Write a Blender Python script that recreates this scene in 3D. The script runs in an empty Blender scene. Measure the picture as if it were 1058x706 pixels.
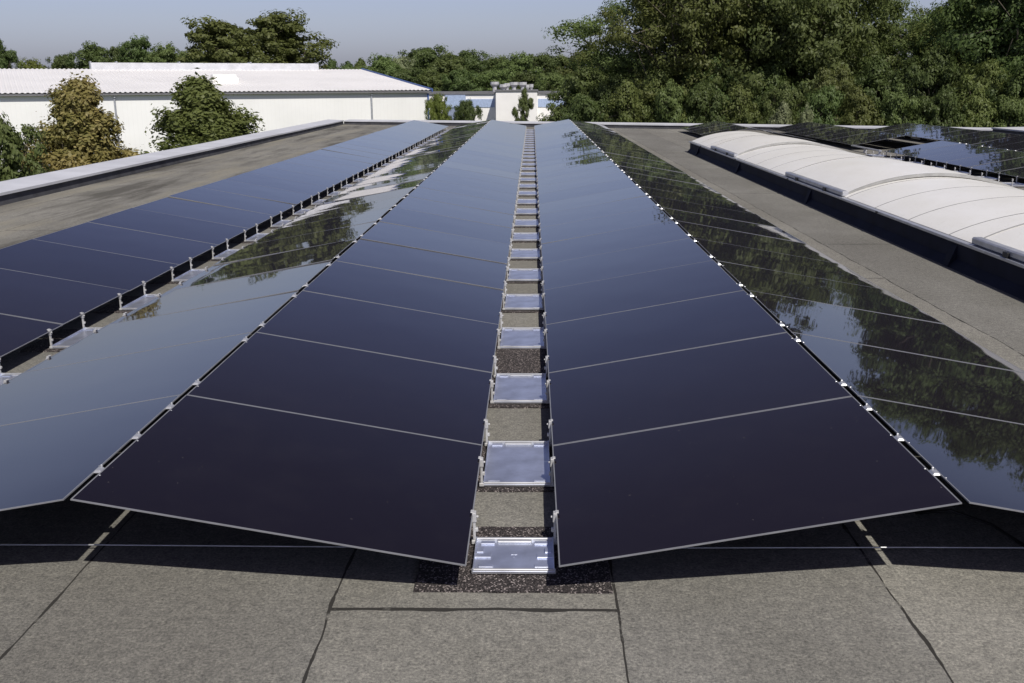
import bpy, bmesh, math, random
import numpy as np
from mathutils import Vector, Matrix
R = math.radians
S = bpy.context.scene
C = S.collection

# ------------------------------------------------------------------ camera
HC = 1.6557                       # camera height over the roof
cd = bpy.data.cameras.new('camera'); cam = bpy.data.objects.new('camera', cd); C.objects.link(cam)
M3 = Matrix(((9.99797e-01, -3.22000e-04, 2.01450e-02), (1.95770e-02, 2.51767e-01, -9.67590e-01), (-4.76000e-03, 9.67788e-01, 2.51722e-01)))
cam.matrix_world = Matrix.Translation((0, 0, HC)) @ M3.to_4x4()
cd.sensor_width = 36; cd.lens = 1025.2 / 1058 * 36; cd.clip_start = .05; cd.clip_end = 3000
S.camera = cam

# ------------------------------------------------------------------ light
TOSUN = Vector((.33, -.76, 1.0)).normalized()
EL = math.asin(TOSUN.z); AZ = math.atan2(TOSUN.x, TOSUN.y)
w = bpy.data.worlds.new('World'); S.world = w; w.use_nodes = True
nt = w.node_tree; bg = nt.nodes['Background']
sky = nt.nodes.new('ShaderNodeTexSky'); sky.sky_type = 'NISHITA'; sky.sun_disc = False
sky.sun_elevation = EL; sky.sun_rotation = AZ
sky.air_density = 1.0; sky.dust_density = 1.5; sky.ozone_density = 2.0; sky.altitude = 50
hsv = nt.nodes.new('ShaderNodeHueSaturation'); hsv.inputs['Saturation'].default_value = .72
tint = nt.nodes.new('ShaderNodeMix'); tint.data_type = 'RGBA'; tint.blend_type = 'MULTIPLY'; tint.inputs[0].default_value = 1
tint.inputs[7].default_value = (.925, .905, 1.025, 1)      # the hazy lavender cast of this summer sky
nt.links.new(sky.outputs[0], hsv.inputs['Color']); nt.links.new(hsv.outputs[0], tint.inputs[6]); 
tcn = nt.nodes.new('ShaderNodeTexCoord'); spn = nt.nodes.new('ShaderNodeSeparateXYZ'); nt.links.new(tcn.outputs['Generated'], spn.inputs[0])
grd = nt.nodes.new('ShaderNodeValToRGB'); nt.links.new(spn.outputs[2], grd.inputs[0]); ge = grd.color_ramp.elements
ge[0].position = 0; ge[0].color = (.93, .97, 1.16, 1); ge[1].position = 1; ge[1].color = (.42, .38, .44, 1)
for p_, c_ in ((.06, (1.0, 1.0, 1.10, 1)), (.17, (.92, .93, 1.08, 1)), (.27, (.60, .61, .80, 1)), (.42, (.47, .44, .56, 1))):
    e_ = ge.new(p_); e_.color = c_
tn2 = nt.nodes.new('ShaderNodeMix'); tn2.data_type = 'RGBA'; tn2.blend_type = 'MULTIPLY'; tn2.inputs[0].default_value = 1
nt.links.new(tint.outputs[2], tn2.inputs[6]); nt.links.new(grd.outputs[0], tn2.inputs[7]); nt.links.new(tn2.outputs[2], bg.inputs[0]); bg.inputs[1].default_value = .098
sd = bpy.data.lights.new('sun', 'SUN'); sun = bpy.data.objects.new('sun', sd); C.objects.link(sun)
sd.energy = 4.2; sd.angle = R(.53); sd.color = (1, .95, .87)
sun.rotation_euler = (-TOSUN).to_track_quat('-Z', 'Y').to_euler(); sun.location = (10, -20, 30)
S.view_settings.view_transform = 'Standard'; S.view_settings.look = 'None'
S.view_settings.exposure = 0; S.view_settings.gamma = 1
S.render.engine = 'CYCLES'
S.cycles.max_bounces = 6; S.cycles.transparent_max_bounces = 8

# ------------------------------------------------------------------ helpers
def tag(o, label=None, cat=None, group=None, kind=None):
    if label: o['label'] = label
    if cat: o['category'] = cat
    if group: o['group'] = group
    if kind: o['kind'] = kind
    return o
def empty(name, loc=(0, 0, 0), rz=0, label=None, cat=None, group=None):
    o = bpy.data.objects.new(name, None); C.objects.link(o); o.location = loc; o.rotation_euler = (0, 0, rz)
    o.empty_display_size = .1
    return tag(o, label, cat, group)
class MB:
    def __init__(s): s.v = []; s.f = []; s.m = []
    def poly(s, pts, mi=0):
        n = len(s.v); s.v += [tuple(p) for p in pts]; s.f.append(tuple(range(n, n + len(pts)))); s.m.append(mi)
    def hexa(s, p, mi=0):   # p: 8 points, bottom 4 ccw, top 4 ccw
        n = len(s.v); s.v += [tuple(q) for q in p]
        for f in ((3, 2, 1, 0), (4, 5, 6, 7), (0, 1, 5, 4), (1, 2, 6, 5), (2, 3, 7, 6), (3, 0, 4, 7)):
            s.f.append(tuple(n + i for i in f)); s.m.append(mi)
    def box(s, x0, x1, y0, y1, z0, z1, mi=0):
        s.hexa([(x0, y0, z0), (x1, y0, z0), (x1, y1, z0), (x0, y1, z0), (x0, y0, z1), (x1, y0, z1), (x1, y1, z1), (x0, y1, z1)], mi)
    def tube(s, pts, rs, n=6, mi=0, cap=True):
        pts = [Vector(p) for p in pts]; base = len(s.v)
        if not hasattr(rs, '__len__'): rs = [rs] * len(pts)
        for i, p in enumerate(pts):
            d = (pts[min(i + 1, len(pts) - 1)] - pts[max(i - 1, 0)]).normalized()
            a = d.cross(Vector((0, 0, 1)) if abs(d.z) < .9 else Vector((1, 0, 0))).normalized(); b = d.cross(a)
            for k in range(n):
                t = 2 * math.pi * k / n; s.v.append(tuple(p + (a * math.cos(t) + b * math.sin(t)) * rs[i]))
        for i in range(len(pts) - 1):
            for k in range(n):
                k2 = (k + 1) % n
                s.f.append((base + i * n + k, base + i * n + k2, base + (i + 1) * n + k2, base + (i + 1) * n + k)); s.m.append(mi)
        if cap:
            s.f.append(tuple(base + k for k in range(n - 1, -1, -1))); s.m.append(mi)
            e = base + (len(pts) - 1) * n; s.f.append(tuple(e + k for k in range(n))); s.m.append(mi)
    def prism(s, prof, y0, y1, axis='y', mi=0):   # prof: (x,z) list extruded along y
        n = len(prof); b = len(s.v)
        for y in (y0, y1):
            for (x, z) in prof: s.v.append((x, y, z) if axis == 'y' else (y, x, z))
        for i in range(n):
            j = (i + 1) % n; s.f.append((b + i, b + j, b + n + j, b + n + i)); s.m.append(mi)
        s.f.append(tuple(b + i for i in range(n - 1, -1, -1))); s.m.append(mi)
        s.f.append(tuple(b + n + i for i in range(n))); s.m.append(mi)
    def mesh(s, name, mats, smooth=False, bevel=0):
        me = bpy.data.meshes.new(name); me.from_pydata(s.v, [], s.f)
        for m in (mats if isinstance(mats, (list, tuple)) else [mats]): me.materials.append(m)
        me.polygons.foreach_set('material_index', s.m)
        bm = bmesh.new(); bm.from_mesh(me); bmesh.ops.recalc_face_normals(bm, faces=bm.faces)
        if bevel: bmesh.ops.bevel(bm, geom=bm.edges[:], offset=bevel, segments=1, affect='EDGES')
        bm.to_mesh(me); bm.free()
        if smooth: me.polygons.foreach_set('use_smooth', [True] * len(me.polygons))
        me.update(); return me
    def build(s, name, mats, parent=None, smooth=False, bevel=0):
        return put(name, s.mesh(name, mats, smooth, bevel), parent)
def put(name, me, parent=None, loc=(0, 0, 0)):
    o = bpy.data.objects.new(name, me); C.objects.link(o); o.parent = parent; o.location = loc
    return o
def copy_tree(o, parent=None):
    c = o.copy(); C.objects.link(c); c.parent = parent
    for ch in o.children: copy_tree(ch, c)
    return c
ONES = 'first second third fourth fifth sixth seventh eighth ninth tenth eleventh twelfth thirteenth fourteenth fifteenth sixteenth seventeenth eighteenth nineteenth'.split()
def ordinal(i):      # 0 -> first
    n = i + 1
    if n < 20: return ONES[n - 1]
    t, u = divmod(n, 10)
    return {2: 'twentieth', 3: 'thirtieth'}[t] if u == 0 else {2: 'twenty-', 3: 'thirty-'}[t] + ONES[u - 1]

# ------------------------------------------------------------------ materials
class NT:
    def __init__(s, name):
        s.m = bpy.data.materials.new(name); s.m.use_nodes = True; s.t = s.m.node_tree
        s.b = s.t.nodes['Principled BSDF']; s.out = s.t.nodes['Material Output']
    def n(s, typ, **kw):
        x = s.t.nodes.new(typ)
        for k, v in kw.items(): setattr(x, k, v)
        return x
    def l(s, a, b): s.t.links.new(a, b)
    def val(s, sock, v):
        if hasattr(v, 'is_output') or isinstance(v, bpy.types.NodeSocket): s.l(v, sock)
        else: sock.default_value = v
    def math(s, op, a, b=0., c=0.):
        x = s.n('ShaderNodeMath', operation=op); s.val(x.inputs[0], a); s.val(x.inputs[1], b); s.val(x.inputs[2], c); return x.outputs[0]
    def mix(s, f, a, b, blend='MIX'):
        x = s.n('ShaderNodeMix', data_type='RGBA', blend_type=blend); s.val(x.inputs[0], f)
        for i, v in ((6, a), (7, b)):
            if isinstance(v, tuple): v = v if len(v) == 4 else (*v, 1)
            s.val(x.inputs[i], v)
        return x.outputs[2]
    def coord(s, which='Object'):
        return s.n('ShaderNodeTexCoord').outputs[which]
    def pos(s): return s.n('ShaderNodeNewGeometry').outputs['Position']
    def noise(s, vec, scale, detail=3., rough=.55, out=0):
        x = s.n('ShaderNodeTexNoise'); s.l(vec, x.inputs['Vector']); x.inputs['Scale'].default_value = scale
        x.inputs['Detail'].default_value = detail; x.inputs['Roughness'].default_value = rough; return x.outputs[out]
    def ramp(s, f, stops):
        x = s.n('ShaderNodeValToRGB'); s.l(f, x.inputs[0]); e = x.color_ramp.elements
        while len(e) < len(stops): e.new(.5)
        for i, (p, c) in enumerate(stops): e[i].position = p; e[i].color = (*c, 1) if len(c) == 3 else c
        return x.outputs[0]
    def remap(s, f, a, b, c=0., d=1.):
        x = s.n('ShaderNodeMapRange'); s.l(f, x.inputs[0]); x.inputs[1].default_value = a; x.inputs[2].default_value = b
        x.inputs[3].default_value = c; x.inputs[4].default_value = d; return x.outputs[0]
    def scale(s, vec, v):
        x = s.n('ShaderNodeMapping'); s.l(vec, x.inputs[0]); x.inputs['Scale'].default_value = v; return x.outputs[0]
    def bump(s, h, dist, strength=1.):
        x = s.n('ShaderNodeBump'); s.l(h, x.inputs['Height']); x.inputs['Distance'].default_value = dist; x.inputs['Strength'].default_value = strength
        s.l(x.outputs[0], s.b.inputs['Normal'])
    def set(s, **kw):
        for k, v in kw.items():
            k = k.replace('_', ' ').capitalize() if k not in ('IOR',) else k
            names = {'Base color': 'Base Color', 'Specular': 'Specular IOR Level', 'Coat weight': 'Coat Weight', 'Coat roughness': 'Coat Roughness'}
            k = names.get(k, k)
            if isinstance(v, tuple) and len(v) == 3: v = (*v, 1)
            s.val(s.b.inputs[k], v)
        return s
def simple(name, col, rough=.6, metal=0., var=.15, scale=8., spec=.5):
    N = NT(name); p = N.coord(); f = N.noise(p, scale, 4)
    c1 = tuple(min(1, x * (1 - var)) for x in col); c2 = tuple(min(1, x * (1 + var)) for x in col)
    N.set(base_color=N.mix(N.remap(f, .3, .7), c1, c2), roughness=rough, metallic=metal, specular=spec)
    return N.m

def bitumen():
    N = NT('roof bitumen'); p = N.pos()
    sep = N.n('ShaderNodeSeparateXYZ'); N.l(p, sep.inputs[0]); X, Y = sep.outputs[0], sep.outputs[1]
    wob = N.math('MULTIPLY', N.math('SUBTRACT', N.noise(p, 1.3, 3), .5), .07)
    W = .93
    u = N.math('DIVIDE', N.math('ADD', N.math('ADD', X, .655), wob), W)
    idx = N.math('FLOOR', u); fr = N.math('FRACT', u)
    du = N.math('MULTIPLY', N.math('MINIMUM', fr, N.math('SUBTRACT', 1., fr)), W)
    off = N.math('MULTIPLY', N.math('FRACT', N.math('MULTIPLY', idx, .377)), 5.)
    wob2 = N.math('MULTIPLY', N.math('SUBTRACT', N.noise(p, 3., 3), .5), .03)
    v = N.math('DIVIDE', N.math('SUBTRACT', N.math('ADD', Y, wob2), N.math('ADD', 2.9, off)), 5.)
    fv = N.math('FRACT', v)
    dv = N.math('MULTIPLY', N.math('MINIMUM', fv, N.math('SUBTRACT', 1., fv)), 5.)
    ww = N.remap(N.noise(p, 6., 4), .45, .75, .003, .0105)
    su = N.math('LESS_THAN', du, ww); sv = N.math('LESS_THAN', dv, N.math('ADD', ww, .005))
    brk = N.remap(N.noise(p, 9., 3), .3, .42)
    seam = N.math('MULTIPLY', N.math('MAXIMUM', su, sv), brk)
    # granules
    g1 = N.noise(p, 420., 2, .7); g2 = N.noise(p, 95., 3, .75); g3 = N.noise(p, 26., 4, .6); g4 = N.noise(p, 1.1, 5, .6)
    big = N.noise(N.scale(p, (.55, .16, 1)), 1., 6, .6)
    base = N.mix(N.remap(g4, .3, .7), (.176, .173, .158), (.246, .242, .226))
    base = N.mix(N.remap(big, .42, .66, 0, .7), base, (.135, .130, .118))
    sh = N.n('ShaderNodeTexWhiteNoise', noise_dimensions='1D'); N.l(idx, sh.inputs['W'])
    base = N.mix(1., base, N.ramp(sh.outputs['Value'], [(0, (.9, .9, .9)), (1, (1.08, 1.07, 1.04))]), 'MULTIPLY')
    base = N.mix(1., base, N.ramp(g3, [(.25, (.72, .72, .73)), (.75, (1.25, 1.24, 1.22))]), 'MULTIPLY')
    base = N.mix(1., base, N.ramp(g2, [(.25, (.38, .38, .38)), (.5, (1, 1, 1)), (.78, (1.8, 1.78, 1.7))]), 'MULTIPLY')
    base = N.mix(1., base, N.ramp(g1, [(.3, (.6, .6, .6)), (.7, (1.4, 1.4, 1.38))]), 'MULTIPLY')
    # rain-wash streaks along the left parapet
    st = N.noise(N.scale(p, (1.6, .22, 1)), 1., 5, .65)
    lm = N.remap(X, -4.2, -4.8)
    base = N.mix(N.math('MULTIPLY', N.remap(st, .50, .62, 0, .75), lm), base, (.066, .062, .052))
    base = N.mix(N.math('MULTIPLY', N.remap(st, .48, .36, 0, .5), lm), base, (.27, .25, .19))
    base = N.mix(seam, base, (.035, .033, .030))
    N.set(base_color=base, roughness=.93, specular=.25)
    h = N.math('ADD', N.math('MULTIPLY', g2, .6), N.math('MULTIPLY', g1, .35)); h = N.math('SUBTRACT', h, N.math('MULTIPLY', seam, .8))
    N.bump(h, .004, .8)
    return N.m
def granule():
    N = NT('rubber granule mat'); p = N.pos()
    v = N.n('ShaderNodeTexVoronoi'); N.l(p, v.inputs['Vector']); v.inputs['Scale'].default_value = 210
    wn = N.n('ShaderNodeTexWhiteNoise', noise_dimensions='3D'); N.l(v.outputs['Position'], wn.inputs['Vector'])
    c = N.ramp(wn.outputs['Value'], [(.0, (.016, .014, .014)), (.55, (.042, .036, .036)), (.84, (.085, .074, .072)), (.95, (.30, .26, .25)), (1, (.45, .40, .38))])
    N.set(base_color=c, roughness=.9, specular=.3); N.bump(v.outputs['Distance'], .004, .8)
    return N.m
def panel_glass():
    N = NT('thin film glass'); p = N.pos()
    info = N.n('ShaderNodeObjectInfo')
    col = N.mix(info.outputs['Random'], (.0058, .0034, .0056), (.0078, .0048, .0076))
    dust = N.noise(p, 5., 5, .6)
    speck = N.noise(p, 60., 2, .5)
    col = N.mix(N.remap(dust, .5, .85, 0, .010), col, (.35, .33, .30))
    col = N.mix(N.remap(speck, .76, .80, 0, .25), col, (.35, .33, .28))
    N.set(base_color=col, roughness=.019, IOR=1.42)
    N.b.inputs['Sheen Weight'].default_value = .07; N.b.inputs['Sheen Roughness'].default_value = .35
    lo = N.noise(N.coord(), 1.6, 1, .4)
    N.bump(lo, .0016, 1.)
    return N.m
def foliage(name, ca, cb, cc, trans=.35):
    N = NT(name); p = N.coord(); info = N.n('ShaderNodeObjectInfo')
    a = N.noise(p, .45, 3); b = N.noise(p, 6., 2)
    c = N.mix(N.remap(a, .35, .65), ca, cb); c = N.mix(N.remap(b, .5, .75), c, cc)
    hs = N.n('ShaderNodeHueSaturation'); N.l(c, hs.inputs['Color']); N.l(N.remap(info.outputs['Random'], 0, 1, .8, 1.2), hs.inputs['Value'])
    N.l(N.remap(info.outputs['Random'], 0, 1, .485, .51), hs.inputs['Hue'])
    N.set(base_color=hs.outputs[0], roughness=.55, specular=.35)
    tr = N.n('ShaderNodeBsdfTranslucent'); N.l(hs.outputs[0], tr.inputs[0])
    mx = N.n('ShaderNodeMixShader'); mx.inputs[0].default_value = trans
    N.l(N.b.outputs[0], mx.inputs[1]); N.l(tr.outputs[0], mx.inputs[2]); N.l(mx.outputs[0], N.out.inputs[0])
    return N.m
def grassland():
    N = NT('grass ground'); p = N.pos()
    c = N.mix(N.remap(N.noise(p, .05, 5), .35, .65), (.05, .075, .022), (.10, .11, .04)); N.set(base_color=c, roughness=.95)
    return N.m
def acrylic():
    N = NT('white opal acrylic'); p = N.pos()
    d = N.noise(N.scale(p, (1, .6, 1)), 2.2, 6, .65); d2 = N.noise(p, 30., 4, .6)
    c = N.mix(N.remap(d, .4, .75, 0, .5), (.87, .86, .82), (.76, .74, .67)); c = N.mix(N.remap(d2, .55, .8, 0, .25), c, (.40, .38, .31))
    N.set(base_color=c, roughness=.33, specular=.4); return N.m
def wallmat(name, col, pitch, axis='X', depth=.4):
    N = NT(name); p = N.coord(); sep = N.n('ShaderNodeSeparateXYZ'); N.l(p, sep.inputs[0])
    fr = N.math('FRACT', N.math('DIVIDE', sep.outputs[axis], pitch)); line = N.math('LESS_THAN', fr, .08)
    c = N.mix(N.remap(N.noise(p, .3, 5), .4, .7), col, tuple(x * .92 for x in col)); c = N.mix(N.math('MULTIPLY', line, depth * .3), c, tuple(x * .6 for x in col))
    N.set(base_color=c, roughness=.5); return N.m

M = dict(
    roof=bitumen(), mat=granule(), glass=panel_glass(), grass=grassland(), acrylic=acrylic(),
    edge=simple('glass edge', (.20, .205, .22), .35), back=simple('module back', (.02, .02, .022), .5),
    alu=simple('milled aluminium', (.64, .68, .80), .36, .8, .2, 9), alu_lip=simple('aluminium lip', (.52, .53, .55), .35, .5, .2),
    clip=simple('light grey clip', (.50, .50, .50), .4, .15), dark=simple('black cable rubber', (.012, .012, .013), .5),
    cap=simple('parapet cap metal', (.60, .61, .64), .5, .1, .12, 1.5), bitdark=simple('dark bitumen upstand', (.055, .055, .062), .8, 0, .35, 3.),
    kerb=simple('navy bitumen kerb', (.010, .012, .025), .75, 0, .35, 3., .2), seamgrey=simple('glazing bar grey', (.33, .33, .32), .5),
    rail=simple('lid rail aluminium', (.55, .56, .58), .35, .6), facade=simple('hall facade', (.4, .39, .36), .8),
    wall=wallmat('white profiled sheet', (.90, .91, .89), .3), roofw=wallmat('white roof sheet', (.82, .81, .80), .33),
    bluet=simple('blue trim', (.05, .11, .33), .5), blueband=simple('pale blue band', (.38, .47, .66), .5), pipe=simple('grey downpipe', (.42, .44, .48), .4, .3),
    plaster=simple('white plaster', (.88, .87, .85), .8, 0, .06, .6), eave=simple('dark eave', (.16, .16, .17), .6), bgrey=simple('grey blue panel', (.25, .30, .42), .6),
    steel=simple('galvanised steel', (.6, .6, .6), .45, .3), bark=simple('bark', (.10, .085, .065), .9, 0, .3, 3),
    leafA=foliage('leaf mid green', (0.124, 0.175, 0.051), (0.158, 0.209, 0.068), (0.215, 0.266, 0.096), .45),
    leafB=foliage('leaf dark green', (0.085, 0.127, 0.040), (0.113, 0.158, 0.047), (0.158, 0.198, 0.068), .45),
    leafC=foliage('leaf light green', (0.169, 0.226, 0.045), (0.203, 0.260, 0.062), (0.271, 0.316, 0.090), .45),
    leafR=foliage('leaf bronze', (.32, .26, .09), (.21, .21, .065), (.46, .38, .15), .4),
    leafS=foliage('leaf silvery', (.22, .27, .13), (.28, .32, .17), (.36, .40, .22), .4),
    leafO=foliage('leaf olive', (.135, .175, .048), (.165, .20, .06), (.22, .25, .085), .45))

# ------------------------------------------------------------------ ground and roof deck
g = MB(); g.poly([(-900, -300, -7), (900, -300, -7), (900, 1500, -7), (-900, 1500, -7)])
tag(g.build('ground', M['grass']), kind='structure')
XL0, XL1 = -7.42, -7.98           # inner line of left parapet at Y=2 and Y=43
def farY(x): return 42.9 - .36 * (x + 8) - .004 * (x + 8) ** 2
XR = 24.
xs = [-7.98, -3, 2, 7, 12, 17, 24]
rd = MB()
rim = [(XL0 - .0 + .08, -4.), (XR, -4.)] + [(x, farY(x)) for x in reversed(xs)]
n = len(rim)
rd.poly([(x, y, 0) for x, y in rim]); 
tag(rd.build('roof_deck', M['roof']), kind='structure')
fac = MB()
out = [(XL0 - .55, -4.), (XR + .4, -4.), (XR + .4, farY(XR) + .4), (-8.5, farY(-8.5) + .4)]
for i in range(4):
    a, b = out[i], out[(i + 1) % 4]; fac.poly([(*a, -7), (*b, -7), (*b, -.02), (*a, -.02)])
fac.poly([(*q, -.02) for q in out])
tag(fac.build('hall_building', M['facade']), 'flat roofed hall under the solar field, edged by the metal capped parapet', 'building')

# parapets
def parapet(name, pts_in, width, label, side, h=.17, capmat='cap'):
    """pts_in: inner foot line; side: sign of offset outward (normal to line)"""
    root = empty(name, (pts_in[0][0], pts_in[0][1], 0), 0, label, 'parapet')
    base = Vector((pts_in[0][0], pts_in[0][1])); up = MB(); cp = MB()
    P = [Vector(q) - base for q in pts_in]
    N_ = []
    for i in range(len(P)):
        d = (P[min(i + 1, len(P) - 1)] - P[max(i - 1, 0)]).normalized(); N_.append(Vector((-d.y, d.x)) * side)
    for i in range(len(P) - 1):
        def q(j, o, z): v = P[j] + N_[j] * o; return (v.x, v.y, z)
        a, b = i, i + 1
        up.hexa([q(a, 0, 0), q(b, 0, 0), q(b, width, -.02), q(a, width, -.02), q(a, .03, h - .03), q(b, .03, h - .03), q(b, width, h + .0), q(a, width, h + .0)])
        cp.hexa([q(a, -.015, h - .028), q(b, -.015, h - .028), q(b, width + .03, h + .004), q(a, width + .03, h + .004), q(a, -.015, h + .012), q(b, -.015, h + .012), q(b, width + .03, h + .05), q(a, width + .03, h + .05)])
    up.build('upstand', M['bitdark'], root); cp.build('cap', M[capmat], root)
    return root
ly = [-4, 4, 8, 12, 16, 19, 22, 25, 28, 31, 34, 37, 40, 42.9]
rnd = random.Random(3)
lp = [(XL0 + (XL1 - XL0) * (y - 2) / 41 + rnd.uniform(-.02, .02), y) for y in ly]
parapet('parapet', lp, .62, 'grey metal capped parapet with dark upstand along the left roof edge', 1)
fx = [-7.98, -5, -2, 1, 4, 7, 10, 13, 16, 20, 24]
parapet('parapet', [(x, farY(x)) for x in fx], .4, 'pale capped parapet across the far end of the roof', 1, .15)
o = parapet('roof_upstand', [(13.75, 30.6), (13.78, 26), (13.8, 18)], 2.2, 'navy roof upstand with grey top beyond the right panel field', 1, .30)
tag(o, cat='upstand')

# ------------------------------------------------------------------ solar panels
LP, PT, PITCH, Y0 = 1.30, 1.109, 1.12, 2.961
T = R(10.15); CT, ST = math.cos(T), math.sin(T); ZL = .12
pg = MB(); pg.box(0, LP, 0, PT, .002, .007)
ME_G = pg.mesh('glass_sheet', M['glass'], bevel=.0012)
pe = MB(); e = .0032
pe.box(-.0015, LP + .0015, -.0015, e, +.0028, .0074); pe.box(-.0015, LP + .0015, PT - e, PT + .0015, +.0028, .0074)
pe.box(-.0015, e, e, PT - e, +.0028, .0074); pe.box(LP - e, LP + .0015, e, PT - e, +.0028, .0074)
ME_E = pe.mesh('edge_seal', M['edge'])
pb = MB(); pb.box(.58, .72, .50, .60, -.028, -.001); pb.tube([(.6, .5, -.015), (.5, .3, -.03), (.42, .12, -.03), (.5, .04, -.02)], .004, 5)
ME_J = pb.mesh('junction_box', M['dark'])
rp = random.Random(11)
first_panel = None
def panel(xlow, sgn, k, label, group, dz=0., extra=(0, 0)):
    """xlow: x of the low edge, sgn: +1 ridge lies to +x, -1 to -x"""
    global first_panel
    yc = Y0 + PITCH * k
    if first_panel is None:
        r = empty('solar_panel'); put('glass_sheet', ME_G, r); put('edge_seal', ME_E, r); put('junction_box', ME_J, r); first_panel = r
    else: r = copy_tree(first_panel)
    tag(r, label, 'solar panel', group)
    # local x runs from low edge up to the ridge
    if sgn > 0: base = Matrix(((CT, 0, -ST), (0, 1, 0), (ST, 0, CT)))
    else: base = Matrix(((-CT, 0, ST), (0, -1, 0), (ST, 0, CT)))
    jx, jy = rp.gauss(0, .0022) + extra[0], rp.gauss(0, .0028) + extra[1]
    if k < 3: jx *= .3; jy *= .3
    if abs(xlow) < .3 and k > 8: jx += sgn * (.0165 if sgn > 0 else .0085) * min(1, (k - 8) / 8)
    if abs(xlow + 2.8) < .1 and k > 2: jy += rp.gauss(0, .004); jx += rp.gauss(0, .003)
    jit = Matrix.Rotation(jx, 3, 'X') @ Matrix.Rotation(jy, 3, 'Y')
    m = (base @ jit).to_4x4()
    cen = Vector((xlow + sgn * CT * LP / 2, yc + PT / 2, ZL + ST * LP / 2 + dz + rp.uniform(-.0012, .0012)))
    r.matrix_world = Matrix.Translation(cen) @ m @ Matrix.Translation((-LP / 2, -PT / 2, 0))
    return r
ROWS = [
    ('CL', -.218, -1, 0, 30, 'in the row just left of the central gap'),
    ('CR', .091, 1, 0, 30, 'in the row just right of the central gap'),
    ('OL', -2.801, 1, 0, 30, 'in the pale row beyond the left ridge'),
    ('OR', 2.674, -1, 0, 30, 'in the row reflecting trees beyond the right ridge'),
    ('FL', -3.10, -1, 2, 30, 'in the outermost row along the left parapet'),
    ('R1', 8.00, 1, 9, 29, 'in the low row right behind the domed skylight'),
    ('R2', 10.60, -1, 9, 29, 'in the hidden back slope behind the domed skylight'),
    ('R3', 10.90, 1, 11, 28, 'in the farthest right row facing the skylight'),
    ('R4', 13.49, -1, 15, 27, 'in the back slope beside the navy upstand'),
    ('RA', 7.71, -1, 22, 29, 'in the short far row ending beside the domed skylight'),
    ('RB', 5.12, 1, 24, 29, 'in the small far row left of the skylight end'),
]
GR = {'CL': 'solar panels of the long roof rows', 'R1': 'solar panels behind the skylight'}
for nm, xl, sg, k0, k1, desc in ROWS:
    for k in range(k0, k1 + 1):
        if nm == 'R1' and k in (18, 19): continue
        if nm[0] == 'R' and Y0 + PITCH * (k + 1) > farY(xl + 1.4) - .3: continue
        panel(xl, sg, k, '%s solar panel from the front %s' % (ordinal(k - k0), desc), GR['R1' if nm[0] == 'R' else 'CL'])

# ------------------------------------------------------------------ mounting trays with posts in the gaps
GW = .309
def tray_proto(half):
    L = .25 if half else .50
    r = empty('mounting_tray')
    x0, x1 = -GW / 2 + .012, GW / 2 - .012
    a = MB(); a.box(x0, x1, -L / 2, L / 2, .018, .022); a.box(x0, x0 + .004, -L / 2, L / 2, .022, .034); a.box(x1 - .004, x1, -L / 2, L / 2, .022, .034)
    for yy in (-1, 1): a.box(x0 + .02, x0 + .07, yy * (L / 2 - .035) - .012, yy * (L / 2 - .035) + .012, .0225, .0275); a.box(x1 - .07, x1 - .02, yy * (L / 2 - .035) - .012, yy * (L / 2 - .035) + .012, .0225, .0275)
    if half:
        a.box(-.012, .012, -.0015, .0015, .0222, .0230); a.box(-.0015, .0015, -.02, .02, .0222, .0230)
        for t in (-1, 1): a.box(t * .112 - .030, t * .112 + .030, -.028, .005, .0222, .0275); a.box(t * .122 - .012, t * .122 + .012, .005, .045, .0222, .0310)
    a.build('tray_plate', M['alu'], r, bevel=.0008)
    for yy in (-1, 1):
        b = MB(); y = yy * (L / 2 - .008); b.box(x0 - .004, x1 + .004, y - .006, y + .006, .011, .029 if yy < 0 else .033)
        if yy > 0: b.box(x0 + .08, x1 - .08, y - .026, y - .0070, .0225, .030)
        b.build('tray_lip', M['alu_lip'], r, bevel=.002)
    for xx in (-1, 1):
        for yy in (-1, 1):
            if half and yy < 0: continue
            c = MB(); x = xx * (GW / 2 - .006); y = yy * (L / 2 - .01)
            c.box(x - .005, x + .005, y - .008, y + .008, .012, .112)          # web
            c.box(x - .010, x + .010, y - .012, y + .012, .012, .026)          # foot
            c.box(x - xx * .008 - .006, x - xx * .008 + .006, y - .008, y + .008, .060, .074)   # knee lump
            c.hexa([(x - .009, y - .012, .100), (x + .009, y - .012, .100), (x + .009, y + .012, .100), (x - .009, y + .012, .100),
                    (x - .007, y - .014, .136), (x + .007, y - .014, .136), (x + .007, y + .014, .136), (x - .007, y + .014, .136)])
            c.box(min(x, x + xx * .013), max(x, x + xx * .013), y - .013, y + .013, .1365, .1395)   # hook on the glass
            c.tube([(x - xx * .008, y, .118), (x - xx * .016, y, .118)], .005, 6)
            c.build('edge_clip', M['clip'], r, bevel=.0015)
    return r
def mat_proto(w, l):
    r = MB(); n = 14; rr = random.Random(5); top = []
    # slightly ragged rectangle
    pts = []
    for i in range(n): pts.append((-w / 2 + w * i / n, -l / 2 + rr.uniform(-.003, .003)))
    for i in range(n): pts.append((w / 2 + rr.uniform(-.003, .003), -l / 2 + l * i / n))
    for i in range(n): pts.append((w / 2 - w * i / n, l / 2 + rr.uniform(-.003, .003)))
    for i in range(n): pts.append((-w / 2 + rr.uniform(-.003, .003), l / 2 - l * i / n))
    b = len(r.v)
    for z in (0, .007):
        for (x, y) in pts: r.v.append((x, y, z))
    m = len(pts)
    for i in range(m): j = (i + 1) % m; r.f.append((i, j, m + j, m + i)); r.m.append(0)
    r.f.append(tuple(m + i for i in range(m))); r.m.append(0)
    return r.mesh('rubber_mat', M['mat'])
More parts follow.
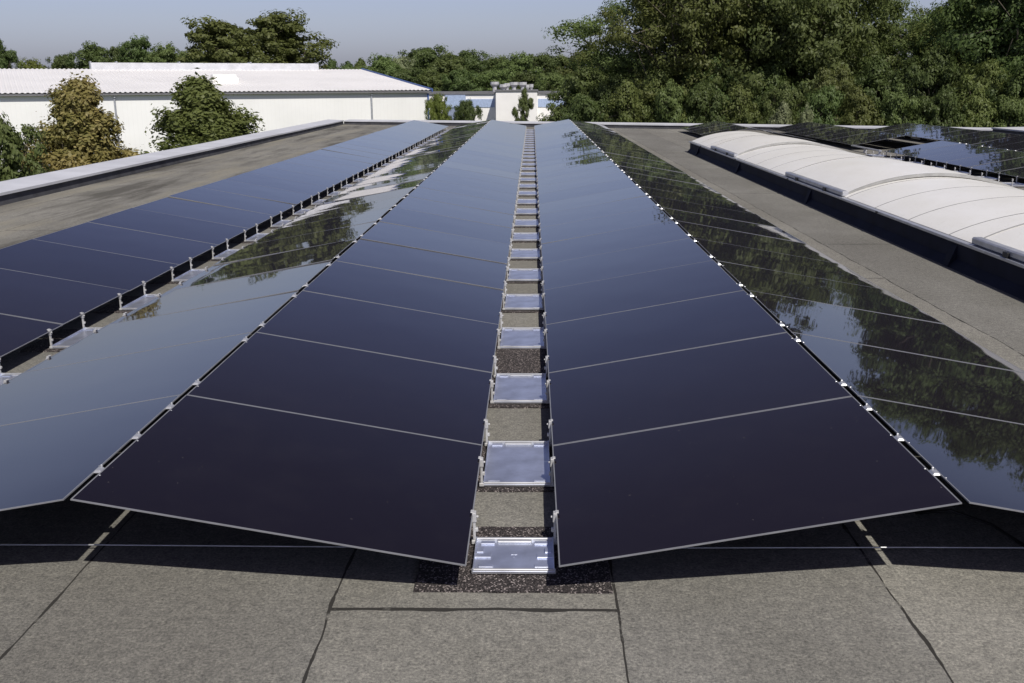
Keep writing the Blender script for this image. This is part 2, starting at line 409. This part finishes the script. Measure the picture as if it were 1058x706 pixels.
TR_H, TR_F = tray_proto(True), tray_proto(False)
ME_M = mat_proto(.67, .59); ME_MH = mat_proto(.67, .50)
def place_tray(xc, k, word, n_in_row, z=0.):
    half = (k == 0)
    src = TR_H if half else TR_F
    if 'used' not in src.keys(): src['used'] = 1; r = src
    else: r = copy_tree(src)
    if 'used' in r.keys() and r is not src: del r['used']
    yc = 3.245 if half else Y0 + PITCH * k + .06
    r.location = (xc, yc, z)
    tag(r, '%s metal tray from the front in %s' % (ordinal(n_in_row), word), 'mounting tray', 'mounting trays in the gaps between rows')
    mt = put('rubber_mat', ME_MH if half else ME_M, None, (xc, (yc + .015) if half else yc + .0, .0))
    if k % 5 == 1 and xc < 1: mt.location.y += .012
    tag(mt, '%s dark rubber mat from the front in %s' % (ordinal(n_in_row), word), 'rubber mat', 'rubber mats under the trays')
GAPS = [(-.0635, 0, 30, 'the central gap'), (-2.957, 1, 30, 'the gap left of the pale row'), (7.86, 9, 18, 'the gap behind the domed skylight')]
for xc, k0, k1, word in GAPS:
    for k in range(k0, k1 + 1): place_tray(xc, k, word, k - k0)
for o_ in (TR_H, TR_F):
    if 'used' in o_.keys(): del o_['used']
# one full-length mat strip showing in the third opening of the central gap
sm = MB(); sm.box(-.16, .16, -.30, .30, 0, .008)
ms = sm.build('rubber_mat', M['mat']); ms.location = (-.0635, 5.84, .002)
tag(ms, 'long speckled rubber mat filling the opening between third and fourth tray of the central gap', 'rubber mat', 'rubber mats under the trays')

# ------------------------------------------------------------------ ridge supports
def ridge_proto(bare=False):
    r = empty('ridge_support')
    if not bare: rb = MB(); rb.box(-.03, .03, -.20, .20, .004, .018); rb.build('base_rail', M['dark'], r)
    ztop = ZL + ST * LP
    for yy in (-.17, .17):
        if yy > 0 and not bare: p = MB(); p.box(-.007, .007, yy - .012, yy + .012, .018, ztop - .012); p.build('post', M['dark'], r)
        c = MB()
        c.hexa([(-.017, yy - .022, ztop + .003), (.017, yy - .022, ztop + .003), (.017, yy + .022, ztop + .003), (-.017, yy + .022, ztop + .003),
                (-.008, yy - .016, ztop + .013), (.008, yy - .016, ztop + .013), (.008, yy + .016, ztop + .013), (-.008, yy + .016, ztop + .013)])
        c.tube([(0, yy + .02, ztop - .02), (0, yy + .02, ztop + .020)], .005, 6)
        c.tube([(.020, yy - .045, ztop + .000), (.020, yy - .045, ztop + .008)], .005, 6)
        c.tube([(-.018, yy + .04, ztop + .000), (-.018, yy + .04, ztop + .007)], .004, 6)
        c.build('ridge_clamp', M['alu_lip'], r, bevel=.002)
    return r
RP = None
SLX = [(-1.510, 0, 30, 'the ridge left of the central gap'), (1.382, 0, 30, 'the ridge right of the central gap'), (9.297, 9, 17, 'the ridge behind the domed skylight')]
for xc, k0, k1, word in SLX:
    for k in range(k0, k1 + 1):
        if k == 0: r = ridge_proto(True)
        elif RP is None: RP = ridge_proto(); r = RP
        else: r = copy_tree(RP)
        y = Y0 + PITCH * k if k else Y0 + .42
        r.location = (xc, y, 0)
        tag(r, '%s silver ridge clamp support from the front on %s' % (ordinal(k - k0), word), 'ridge support', 'ridge supports holding the upper panel edges')
# outer low edges on the right row: small feet
# posts under the left ridge of the outermost row
# tie rod and cables
def rod(name, pts, r, mat, label, cat, n=6):
    b = MB(); b.tube(pts, r, n); return tag(b.build(name, mat, None, smooth=True), label, cat)
rod('tie_rod', [(-2.9, 3.30, .022), (-1.6, 3.31, .022), (-.23, 3.30, .022)], .0032, M['alu_lip'], 'thin pale tie rod in the shade under the left front panels', 'tie rod')
rod('tie_rod', [(.10, 3.30, .022), (1.4, 3.32, .022), (2.8, 3.32, .022)], .0032, M['alu_lip'], 'thin pale tie rod in the shade under the right front panels', 'tie rod')
rod('cable', [(1.50, 3.62, .02), (1.62, 3.58, .05), (1.74, 3.5, .03), (1.80, 3.36, .012), (1.86, 3.22, .010), (2.2, 3.15, .01)], .006, M['dark'], 'black cable coming out under the right front panels', 'cable')
# bare mounting rail where panels are missing
b = empty('bare_mounting_rail', (8.0, 23.3, 0), 0, 'bare white mounting rail on posts past the last panel behind the skylight', 'mounting rail')
q = MB(); q.box(-.03, .03, 0, 2.1, .10, .13); q.build('rail', M['alu_lip'], b)
for i in range(2):
    q = MB(); q.box(-.02, .02, .05 + i * 1.05, .09 + i * 1.05, .0, .099); q.build('post', M['clip'], b)

# ------------------------------------------------------------------ barrel skylight
SX0, SX1, SY0, SY1 = 3.90, 6.25, 1.2, 25.0
sk = empty('barrel_skylight', (SX0, SY0, 0), 0, 'long white domed skylight on a navy kerb right of the panels', 'skylight')
Wd = SX1 - SX0; Ln = SY1 - SY0
kb = MB()
for a in ((0, .10, 0, Ln), (Wd - .10, Wd, 0, Ln), (.10, Wd - .10, 0, .10), (.10, Wd - .10, Ln - .10, Ln)): kb.box(*a, 0, .225)
kb.prism([(-.07, .001), (-.002, .001), (-.002, .075)], 0, Ln, 'y')
for t in (3.1, 7.9, 12.8, 17.7, 22.4): kb.hexa([(-.076, t, .002), (-.0, t, .002), (-.0, t + .12, .002), (-.076, t + .12, .002), (-.006, t, .2), (0, t, .2), (0, t + .12, .2), (-.006, t + .12, .2)])
kb.build('kerb', M['kerb'], sk)
fl = MB()
for a in ((-.035, .12, -.03, Ln + .03), (Wd - .12, Wd + .035, -.03, Ln + .03)): fl.box(*a, .226, .253)
fl.build('eaves_frame', M['rail'], sk, bevel=.003)
def arc(x, h0, rise, w=Wd - .06, x0=.03):
    t = (x - x0) / w; return h0 + rise * (1 - (2 * t - 1) ** 2) ** .92 if 0 < t < 1 else h0
def arcprof(h0, rise, inset=0.03, n=26):
    w_ = Wd - 2 * inset
    return [(inset + w_ * (1 - math.cos(math.pi * i / n)) / 2, h0 + rise * math.sin(math.pi * i / n) ** 1.0 if False else arc(inset + w_ * (1 - math.cos(math.pi * i / n)) / 2, h0, rise, w_, inset)) for i in range(n + 1)]
def shell(y0, y1, h0, rise, th, inset, mat, name, bulge=0.012, nseg=6):
    m = MB(); prof = arcprof(h0, rise, inset); n = len(prof)
    for s_ in range(nseg + 1):
        t = s_ / nseg; y = y0 + (y1 - y0) * t; bb = bulge * math.sin(math.pi * t)
        for (x, z) in prof:
            k = (z - h0) / max(rise, 1e-6); m.v.append((x, y, z + bb * (.3 + .7 * k)))
    for s_ in range(nseg):
        for i in range(n - 1): a = s_ * n + i; m.f.append((a, a + 1, a + 1 + n, a + n)); m.m.append(0)
    # skirt closes both ends so the shell has thickness
    b2 = len(m.v)
    for s_ in (0, nseg):
        y = y0 + (y1 - y0) * s_ / nseg
        for (x, z) in prof: m.v.append((x, y, z))
        for (x, z) in prof: m.v.append((x, y, max(z - th, h0 - .01)))
    for e_, s_ in enumerate((0, nseg)):
        for i in range(n - 1):
            a = b2 + e_ * 2 * n + i; c_ = a + n; m.f.append((a, c_, c_ + 1, a + 1)); m.m.append(0)
    o = m.build(name, mat, sk, smooth=True)
    return o
RISE = .24
vents = [(22.1, 19.55), (15.5, 12.64), (8.8, 6.1)]
y = SY1 - .02; i = 0; PW = 1.04
cuts = []
while y - PW > SY0: cuts.append(y); y -= PW
cuts.append(y)
for a, b_ in zip(cuts[:-1], cuts[1:]): shell(b_ - SY0 + .008, a - SY0 - .008, .256, RISE, .02, .03, M['acrylic'], 'dome_pane', .003)
for c_ in cuts:
    prof = arcprof(.256 + .001, RISE + .001, .029); m = MB()
    yy = c_ - SY0; pr = prof + [(x, z - .02) for x, z in reversed(prof)]
    nn = len(prof)
    for s_ in (-.012, .012):
        for (x, z) in prof: m.v.append((x, yy + s_, z))
        for (x, z) in prof: m.v.append((x, yy + s_, z - .02))
    for j in range(nn - 1):
        m.f += [(j, j + 1, 2 * nn + j + 1, 2 * nn + j), (j, nn + j, nn + j + 1, j + 1), (2 * nn + j, 2 * nn + j + 1, 3 * nn + j + 1, 3 * nn + j)]; m.m += [0, 0, 0]
    m.build('glazing_bar', M['seamgrey'], sk, smooth=False)
for (ya, yb) in vents:
    o = shell(yb - SY0, ya - SY0, .285, RISE + .012, .03, .05, M['acrylic'], 'vent_lid', .02)
    for e_ in (ya, yb):
        m = MB(); prof = arcprof(.285, RISE + .018, .046); nn = len(prof); yy = e_ - SY0
        for s_ in (-.010, .010):
            for (x, z) in prof: m.v.append((x, yy + s_, z + .004))
            for (x, z) in prof: m.v.append((x, yy + s_, z - .03))
        for j in range(nn - 1):
            m.f += [(j, j + 1, 2 * nn + j + 1, 2 * nn + j), (j, nn + j, nn + j + 1, j + 1), (2 * nn + j, 2 * nn + j + 1, 3 * nn + j + 1, 3 * nn + j)]; m.m += [0, 0, 0]
        m.build('arch_frame', M['seamgrey'], o)
    m = MB(); m.box(-.005, .085, yb - SY0 - .02, ya - SY0 + .02, .26, .322); m.build('vent_rail', M['rail'], o, bevel=.012)
    for t in (.25, .75):
        yy = yb - SY0 + (ya - yb) * t; m = MB(); m.box(-.03, -.006, yy - .04, yy + .04, .254, .30); m.build('hinge', M['dark'], o, bevel=.003)
for t in range(2, int(Ln), 4):
    m = MB(); m.box(-.05, -.036, t - .02, t + .02, .232, .252); m.build('bolt', M['dark'], sk)

# ------------------------------------------------------------------ neighbouring halls
def ray(u, v):
    a, b = (u - 529) / 1025.2, -(v - 353) / 1025.2
    return M3 @ Vector((a, b, -1))
def px(u, Yd):            # ground position under pixel column u at distance Yd
    d = ray(u, 90); return d.x / d.y * Yd
def pz(u, v, Yd):
    d = ray(u, v); return HC + d.z / d.y * Yd
# white hall: rotated so its long side recedes to the right
ang = R(28); Lb, Db = 62., 16.5
ze = pz(441, 93, 80.); zr = ze + 1.75
hb = empty('white_hall', (px(441, 80.), 80., -7), -ang + math.pi + 0, 'long white metal hall with blue corner trim and ridge rooflight at left', 'building')
# local: x from the corner towards the left end (world left-near), y backwards
hb.rotation_euler = (0, 0, 0)
ux = Vector((-math.cos(ang), -math.sin(ang), 0)); uy = Vector((-math.sin(ang), math.cos(ang), 0))
hb.matrix_world = Matrix(((ux.x, uy.x, 0, px(441, 80.)), (ux.y, uy.y, 0, 80.), (0, 0, 1, -7), (0, 0, 0, 1)))
zeL, zrL = ze + 7, zr + 7
q = MB(); q.box(0, Lb, 0, 2 * Db, 0, zeL - .05); q.build('wall', M['wall'], hb)
q = MB()     # gable tops
for x in (0.02, Lb - .02): q.poly([(x, 0, zeL - .05), (x, 2 * Db, zeL - .05), (x, Db, zrL - .1)])
q.build('gable', M['wall'], hb)
q = MB(); nr = int(Lb / .33)
vs = []
for i in range(nr * 4 + 1):
    x = -.25 + i * (Lb + .5) / (nr * 4); z = .05 if (i % 4) in (1, 2) else 0.
    for (yy, zz) in ((-.35, zeL - .03), (Db, zrL), (2 * Db + .35, zeL - .03)): q.v.append((x, yy, zz + z))
for i in range(nr * 4):
    for j in (0, 1): a = i * 3 + j; q.f.append((a, a + 1, a + 4, a + 3)); q.m.append(0)
q.build('roof', M['roofw'], hb)
q = MB(); q.box(-.28, Lb + .28, -.30, -.02, zeL - .20, zeL - .08); q.build('gutter', M['eave'], hb)
q = MB(); q.box(-.10, .0 - .003, -.14, .30, 0, zeL - .26); q.build('corner_trim', M['bluet'], hb)
q = MB(); q.hexa([(-.34, -.4, zeL - .16), (-.26, -.4, zeL - .16), (-.26, Db, zrL - .1), (-.34, Db, zrL - .1), (-.34, -.4, zeL + .10), (-.26, -.4, zeL + .10), (-.26, Db, zrL + .14), (-.34, Db, zrL + .14)])
q.build('verge_trim', M['bluet'], hb)
def along(u, off=0.):     # local x on the facade for pixel column u
    d = ray(u, 92); D = Vector((d.x, d.y)) / d.y
    o0 = Vector((hb.matrix_world.translation.x, hb.matrix_world.translation.y)) + Vector((uy.x, uy.y)) * off
    # o0 + t*ux = s*D
    A = np.array([[D.x, -ux.x], [1., -ux.y]]); s_, t_ = np.linalg.solve(A, np.array([o0.x, o0.y])); return t_
for u in (117, 383):
    t = along(u); q = MB(); q.tube([(t, -.09, 0), (t, -.09, zeL - .4), (t, -.2, zeL - .3)], .07, 8); q.build('downpipe', M['pipe'], hb)
ra, rb_ = along(328, Db), along(96, Db)
q = MB(); q.prism([(Db - .75, zrL - .12), (Db + .75, zrL - .12), (Db + .75, zrL + .34), (Db + .5, zrL + .52), (Db - .5, zrL + .52), (Db - .75, zrL + .34)], ra, rb_, 'x')
rl = q.build('ridge_rooflight', M['cap'], hb)
nb = 19
for i in range(nb + 1):
    t = ra + (rb_ - ra) * i / nb; q = MB(); q.box(t - .05, t + .05, Db - .60, Db + .60, zrL - .1, zrL + (.62 if i in (0, 6, 12, 17, 19) else .53)); q.build('glazing_bar', M['rail'], rl)
t = along(232, 6.); q = MB(); zz = zeL + (zrL - zeL) * 6 / Db
q.box(t - 1.0, t + 1.0, 5.2, 6.8, zz - .1, zz + .35); q.prism([(5.3, zz + .352), (6.7, zz + .352), (6.4, zz + .6), (5.6, zz + .6)], t - .9, t + .9, 'x')
q.build('roof_dome', M['acrylic'], hb, bevel=.05)

# far factory with blue band
YF = 104.
fb = empty('factory_building', (px(505, YF), YF, -7), 0, 'low white factory with pale blue band and chimney block in the centre distance', 'building')
cx = px(505, YF)
def fx_(u): return px(u, YF) - cx
zt = pz(500, 97.5, YF) + 7
q = MB(); q.box(fx_(430), fx_(600), 0, 18, 0, zt); q.build('wall', M['plaster'], fb)
q = MB(); q.box(fx_(430) - .1, fx_(600) + .1, -.15, 18.1, zt + .003, zt + .22); q.build('roof_edge', M['eave'], fb)
zb0, zb1 = pz(500, 111, YF) + 7, pz(500, 102.5, YF) + 7
for a, c_ in ((481.5, 511), (556, 600)): q = MB(); q.box(fx_(a), fx_(c_), -.06, -.003, zb0, zb1); q.build('blue_band', M['blueband'], fb)
q = MB(); q.box(fx_(460), fx_(481), -.35, -.003, 0, zt - .1); q.build('grey_panel', M['bgrey'], fb)
q = MB(); q.box(fx_(460) + .02, fx_(481) - .02, -.42, -.353, zb0, zb1 + .4); q.build('blue_band', M['blueband'], fb)
ztb = pz(530, 94.5, YF) + 7
q = MB(); q.box(fx_(513), fx_(555), -2.2, 6, 0, ztb); bk = q.build('chimney_block', M['plaster'], fb)
q = MB(); q.box(fx_(513) - .1, fx_(555) + .1, -2.3, 6.1, ztb + .003, ztb + .15); q.build('coping', M['eave'], bk)
for u, hh, rr_ in ((510, .2, .42), (520, .1, .42), (524, .2, .3), (531, .3, .42), (540, .3, .38), (545, .05, .2), (549, .1, .2)):
    q = MB(); x = fx_(u); z0 = ztb + .15 if u > 512 else zt + .2; yv = .5 if u > 512 else 3
    if u < 512: hh = ztb - zt + .3
    q.tube([(x, yv, z0), (x, yv, z0 + hh)], rr_ * .55, 8); q.tube([(x, yv, z0 + hh), (x, yv, z0 + hh + .18), (x, yv, z0 + hh + .45)], [rr_ * .7, rr_ * 1.1, rr_ * 1.1], 8)
    q.build('vent_pipe', M['steel'], fb)

# ------------------------------------------------------------------ trees
def tree_meshes(seed, H, W, trunk_h, lobes, clumps, leaves, leaf, form='round', clump_r=.75, airy=0., taper=.5):
    rs = np.random.RandomState(seed); r = random.Random(seed)
    lob = []
    for i in range(lobes):
        t = (i + .5) / lobes; t = min(1, max(0, t + rs.uniform(-.06, .06)))
        z = trunk_h + (H - trunk_h) * (.12 + .80 * t)
        if form == 'round': env = math.sqrt(max(.05, 1 - (2 * (t * .9 + .02) - .9) ** 2))
        elif form == 'cone': env = min(.95, (1 - t) * 1.5 + .0)
        elif form == 'tall': env = (1 - abs(t - .4) ** 1.7 * 1.9)
        else: env = 1.
        env = max(env, .12)
        a = i * 2.4 + rs.uniform(-.5, .5)
        rr_ = W / 2 * env * (rs.uniform(.35, .68) if form != 'cone' else rs.uniform(.3, .8))
        size = W / 2 * env * rs.uniform(.42, .66) + .02 * H
        if form == 'cone': size = W / 2 * env * rs.uniform(.18, .3) + .10
        lob.append((np.array([math.cos(a) * rr_, math.sin(a) * rr_, z]), np.array([size, size, size * (rs.uniform(.65, .95) if form != 'cone' else rs.uniform(.9, 1.4))])))
    # core lobes
    for i in range(max(2, lobes // 4)):
        t = (i + .5) / max(2, lobes // 4); z = trunk_h + (H - trunk_h) * (.12 + (.55 if form == 'cone' else .72) * t)
        env = 1 - t if form == 'cone' else math.sqrt(max(.1, 1 - (2 * t - .8) ** 2 * .8))
        lob.append((np.array([0, 0, z]), np.array([W * .26 * env + .1, W * .26 * env + .1, (H - trunk_h) * .22])))
    if form == 'tall':
        for (fx0, fz, fs) in ((-.46, .76, .12), (-.36, .66, .16), (.36, .84, .14)): lob.append((np.array([fx0 * W, rs.uniform(-1, 1), fz * H]), np.array([fs * W, fs * W, fs * W * .6])))
    tk = MB(); tr = .018 * H + .02
    tk.tube([(0, 0, 0), (rs.uniform(-.1, .1), .1, H * .3), (rs.uniform(-.2, .2), 0, H * .6), (0, 0, H * .9)], [tr * 1.2, tr * .8, tr * .5, tr * .1], 7)
    P, Nn = [], []
    per = clumps // len(lob)
    for c, s in lob:
        z0 = max(trunk_h * .7, c[2] * .62)
        tk.tube([(0, 0, z0), tuple(c * np.array([.5, .5, 0]) + np.array([0, 0, (z0 + c[2]) / 2 + .2])), tuple(c)], [tr * .45, tr * .3, tr * .12], 5, cap=False)
        for k in range(per):
            d = rs.normal(size=3); d /= np.linalg.norm(d)
            if d[2] < -.5 and rs.rand() < .6: d[2] *= -1
            rad = rs.uniform(.55, 1.12) ** .7 * (1 + airy * rs.uniform(-.2, .45))
            cc = c + d * s * rad
            if k % 4 == 0: tk.tube([tuple(c + d * s * .2), tuple(cc)], [tr * .10, tr * .03], 3, cap=False)
            nl = int(leaves * rs.uniform(.5, 1.4)); cr = clump_r * rs.uniform(.55, 1.25)
            q_ = rs.normal(size=(nl, 3)); q_ /= np.linalg.norm(q_, axis=1)[:, None]
            rr2 = rs.rand(nl) ** .45
            pts = cc + q_ * rr2[:, None] * cr * np.array([1, 1, .62])
            if form == 'cone': pts[:, 2] += np.abs(rs.normal(size=nl)) * cr * .5
            nrm = q_ * .9 + d * .7 + rs.normal(size=(nl, 3)) * .45; nrm[:, 2] += .35
            P.append(pts); Nn.append(nrm)
    P = np.concatenate(P); Nn = np.concatenate(Nn); Nn /= np.linalg.norm(Nn, axis=1)[:, None]
    n = len(P)
    a = np.cross(Nn, rs.normal(size=(n, 3))); a /= np.linalg.norm(a, axis=1)[:, None]; b = np.cross(Nn, a)
    L = leaf * rs.uniform(.6, 1.35, size=(n, 1)); Wd_ = L * rs.uniform(.4, .65, size=(n, 1))
    V = np.stack([P - a * L, P - b * Wd_ + Nn * L * .12, P + a * L, P + b * Wd_ + Nn * L * .12], 1).reshape(-1, 3).astype(np.float32)
    ext = np.percentile(np.hypot(P[:, 0], P[:, 1]), 97) * 2; tz_ = np.percentile(P[:, 2], 99.7)
    V[:, :2] *= W / ext; V[:, 2] *= H / tz_
    for i, q__ in enumerate(tk.v): tk.v[i] = (q__[0] * (W / ext), q__[1] * (W / ext), q__[2] * (H / tz_))
    me = bpy.data.meshes.new('crown'); me.vertices.add(4 * n); me.vertices.foreach_set('co', V.ravel())
    me.loops.add(4 * n); me.loops.foreach_set('vertex_index', np.arange(4 * n, dtype=np.int32))
    me.polygons.add(n); me.polygons.foreach_set('loop_start', np.arange(0, 4 * n, 4, dtype=np.int32))
    try: me.polygons.foreach_set('loop_total', np.full(n, 4, dtype=np.int32))
    except Exception: pass
    me.update(calc_edges=True)
    return me, tk.mesh('trunk', M['bark'], True)
PROT = {
    'big': dict(H=18, W=12, trunk_h=2.5, lobes=26, clumps=620, leaves=170, leaf=.12, form='round', clump_r=1.0, airy=.6),
    'airy': dict(H=19, W=10, trunk_h=2.5, lobes=24, clumps=520, leaves=120, leaf=.10, form='tall', clump_r=.85, airy=1.1),
    'dense': dict(H=12, W=8, trunk_h=1.2, lobes=22, clumps=520, leaves=130, leaf=.125, form='round', clump_r=.75, airy=.2),
    'far': dict(H=13, W=8, trunk_h=1.5, lobes=20, clumps=420, leaves=90, leaf=.15, form='round', clump_r=.75, airy=.35),
    'far2': dict(H=14, W=6, trunk_h=1.5, lobes=14, clumps=300, leaves=80, leaf=.15, form='tall', clump_r=.7, airy=.5),
    'cone': dict(H=9, W=5.4, trunk_h=.8, lobes=80, clumps=1700, leaves=60, leaf=.055, form='cone', clump_r=.25, airy=1.3),
    'bush': dict(H=8, W=4, trunk_h=.5, lobes=18, clumps=420, leaves=90, leaf=.075, form='round', clump_r=.42, airy=.5),
}
TM = {}
def tree(proto, u, top, Yd, width_px, mat, label, name='tree', cat='tree', group=None, seed=0, rz=None, X=None, topz=None):
    key = (proto, seed % 3, mat)
    if (proto, seed % 3) not in TM: TM[(proto, seed % 3)] = tree_meshes(hash_(proto) + seed % 3, **PROT[proto])
    cm, tm = TM[(proto, seed % 3)]
    if key not in TM:
        c2 = cm.copy(); c2.materials.clear(); c2.materials.append(M[mat]); TM[key] = c2
    p = PROT[proto]
    x = px(u, Yd) if X is None else X
    z = (pz(u, top, Yd) if topz is None else topz) + 7
    sz = z / (p['H'] * .98); sw = (width_px / 1025. * Yd) / p['W'] if width_px else sz
    r = empty(name, (x, Yd, -7), (seed * 1.7) % 6.28 if rz is None else rz, label, cat, group); r.scale = (sw, sw, sz)
    put('crown', TM[key], r); put('trunk', tm, r)
    return r
def hash_(s): return sum(ord(c_) * (i + 3) for i, c_ in enumerate(s))

G1 = 'trees of the far tree line'
# behind the white hall (left)
for i, (u, top, wd, pr, mt, lab) in enumerate([
    (3, 41, 26, 'far2', 'leafB', 'dark narrow tree at the left picture edge behind the white hall'),
    (36, 61, 42, 'far', 'leafC', 'small light green tree over the white hall roof at far left'),
    (8, 60, 34, 'far', 'leafC', 'light green bush-like crown just left of the small light green tree'),
    (66, 55, 30, 'far', 'leafB', 'dark low tree over the hall roof, right of the light green one'),
    (97, 45, 46, 'far', 'leafB', 'broad dark green tree above the start of the ridge rooflight'),
    (128, 48, 36, 'far', 'leafB', 'dark tree above the rooflight, second from its end'),
    (146, 39, 40, 'far', 'leafB', 'pointed dark tree above the middle of the ridge rooflight'),
    (172, 46, 44, 'far', 'leafA', 'mid green tree just left of the two big oaks'),
    (203, 52, 50, 'far', 'leafA', 'low olive tree at the foot of the left big oak'),
    (236, 22, 84, 'far', 'leafO', 'left one of the two big broad oaks above the hall roof'),
    (293, 14, 88, 'far', 'leafO', 'right and taller one of the two big oaks above the hall roof'),
    (240, 50, 42, 'far', 'leafC', 'light green young tree in front of the two big oaks'),
    (343, 61, 24, 'far2', 'leafB', 'small spiky tree at the right end of the hall rooflight'),
    (362, 63, 34, 'far2', 'leafB', 'low dark tree right of the spiky one behind the hall gable'),
    (374, 60, 22, 'far2', 'leafA', 'slim low tree rising over the sloping hall gable edge'),
]):
    tree(pr, u, top + 4, 122 + (i * 7) % 12, wd * 1.3, mt, lab, group=G1, seed=i)
# middle tree line
midt = [(398, 55, 50, 'leafA', 'mid green tree behind the blue hall corner'), (414, 56, 32, 'leafS', 'pale silvery willow behind the hall corner'),
    (436, 46, 56, 'leafB', 'tallest dark tree of the middle tree line'), (462, 52, 46, 'leafA', 'tree right of the tallest one in the middle tree line'),
    (486, 50, 50, 'leafB', 'dark round tree above the factory blue band'), (510, 56, 44, 'leafA', 'tree directly left above the chimney block'),
    (534, 53, 50, 'leafA', 'tree directly above the vent pipes'), (560, 53, 46, 'leafB', 'dark tree right above the chimney block'),
    (582, 55, 44, 'leafA', 'mid green tree before the brownish crown'), (601, 50, 46, 'leafO', 'brownish rounded tree where the big trees begin'),
    (628, 52, 50, 'leafA', 'green tree below the gap in the tall airy tree'), (655, 56, 60, 'leafB', 'dark tree closing the middle line behind the tall trees')]
for i, (u, top, wd, mt, lab) in enumerate(midt):
    tree('far', u, top + 6, 126 + (i * 5) % 14, wd * 1.25, mt, lab, group=G1, seed=i + 1)
# lower row filling under the middle tree line
for i, u in enumerate(range(380, 700, 32)):
    tree('far', u, 73 + (i * 37) % 9, 117 + (i % 3) * 2, 62, 'leafB' if i % 2 else 'leafA', '%s tree from the blue hall corner in the lower front layer of the tree line' % ordinal(i), group='lower trees in front of the tree line', seed=i + 2)
# big trees at right
big = [('airy', 674, None, 66, 8.0, 145, 'leafA', 'tall airy tree whose upper branch reaches left over the low line'),
    ('airy', 705, None, 60, 11.6, 150, 'leafO', 'tall olive green tree with light showing through its crown'),
    ('big', 762, None, 66, 12.4, 170, 'leafB', 'tall dark tree between the olive tree and the light green one'),
    ('big', 825, None, 58, 11.3, 150, 'leafA', 'broad tall mid green tree behind the skylight end'),
    ('airy', 905, None, 70, 6.9, 125, 'leafA', 'slimmer tall tree left of the small gap of sky'),
    ('big', 968, None, 60, 5.4, 100, 'leafA', 'lower tree under the small gap of sky'),
    ('big', 1018, None, 58, 6.5, 130, 'leafO', 'rounded olive tree right of the small gap of sky'),
    ('big', 1056, None, 50, 8.8, 180, 'leafB', 'dark tall tree at the right picture edge'),
    ('big', 1150, None, 50, 9.2, 190, 'leafB', 'dark tree outside the right edge seen in panel reflections'),
    ('big', 1260, None, 52, 9.6, 200, 'leafA', 'green tree farther outside the right edge')]
for i, (pr, u, _, Yd, tz, wd, mt, lab) in enumerate(big):
    tree(pr, u, 0, Yd, wd * 1.15, mt, lab, name='tall_tree', group='tall trees at the right', seed=i, topz=tz, rz=0 if i == 0 else None)
# mid height trees in front of them
fm = [(607, 77, 62, 78, 'dense', 'leafA', 'rounded green tree just right of the factory wall'), (640, 84, 60, 64, 'dense', 'leafB', 'dark bushy tree right of the rounded green one'),
    (682, 78, 58, 70, 'dense', 'leafO', 'green bushy tree below the tall airy tree'), (735, 66, 58, 80, 'dense', 'leafB', 'dark bushy tree below the olive green tree'),
    (795, 72, 56, 80, 'dense', 'leafB', 'shaded bushy tree left of the light lower crown'), (862, 78, 50, 62, 'dense', 'leafO', 'light olive lower crown behind the skylight end'),
    (905, 66, 54, 76, 'dense', 'leafB', 'dark lower crown left of the right edge trees'), (960, 60, 48, 80, 'dense', 'leafB', 'dark lower crown under the rounded olive tree'),
    (1020, 72, 46, 80, 'dense', 'leafO', 'mid green lower crown near the right edge'), (1075, 60, 44, 80, 'dense', 'leafB', 'dark lower crown cut by the right picture edge')]
for i, (u, top, Yd, wd, pr, mt, lab) in enumerate(fm):
    tree(pr, u, top, Yd, wd * 1.1, mt, lab, name='bushy_tree', group='lower crowns at the right', seed=i)
for i, u in enumerate(range(610, 1130, 40)):
    tree('bush', u, 104 - (i * 13) % 14, 49 - i * .5, 62, ('leafB', 'leafO', 'leafA')[i % 3], '%s shrub from the factory side in the undergrowth behind the far parapet' % ordinal(i), name='shrub', cat='shrub', group='undergrowth shrubs behind the parapet', seed=i)
tree('bush', 812, 113, 42.5, 44, 'leafS', 'pale silvery shrub peeping over the far parapet, left one', name='shrub', cat='shrub', seed=1)
tree('bush', 834, 116, 42.5, 30, 'leafS', 'pale silvery shrub peeping over the far parapet, right one', name='shrub', cat='shrub', seed=2)
# foreground trees left and saplings
tree('cone', 76, 94, 30, 215, 'leafR', 'bronze coloured conical tree in front of the white hall', name='conical_tree', seed=0)
tree('cone', 208, 90, 35, 235, 'leafO', 'olive green spiky tree right of the bronze one', name='conical_tree', seed=1)
tree('bush', -4, 128, 24, 110, 'leafA', 'green leafy bush at the left picture edge behind the parapet', name='bush', cat='bush', seed=0)
tree('dense', 452, 101, 78, 30, 'leafC', 'small light green tree beside the blue hall corner', name='small_tree', seed=1)
tree('dense', 481, 107, 78, 34, 'leafB', 'low dark shrub in front of the factory grey panel', name='small_tree', seed=2)
tree('far2', 541, 95, 78, 20, 'leafA', 'slim sapling in front of the chimney block', name='small_tree', seed=0)
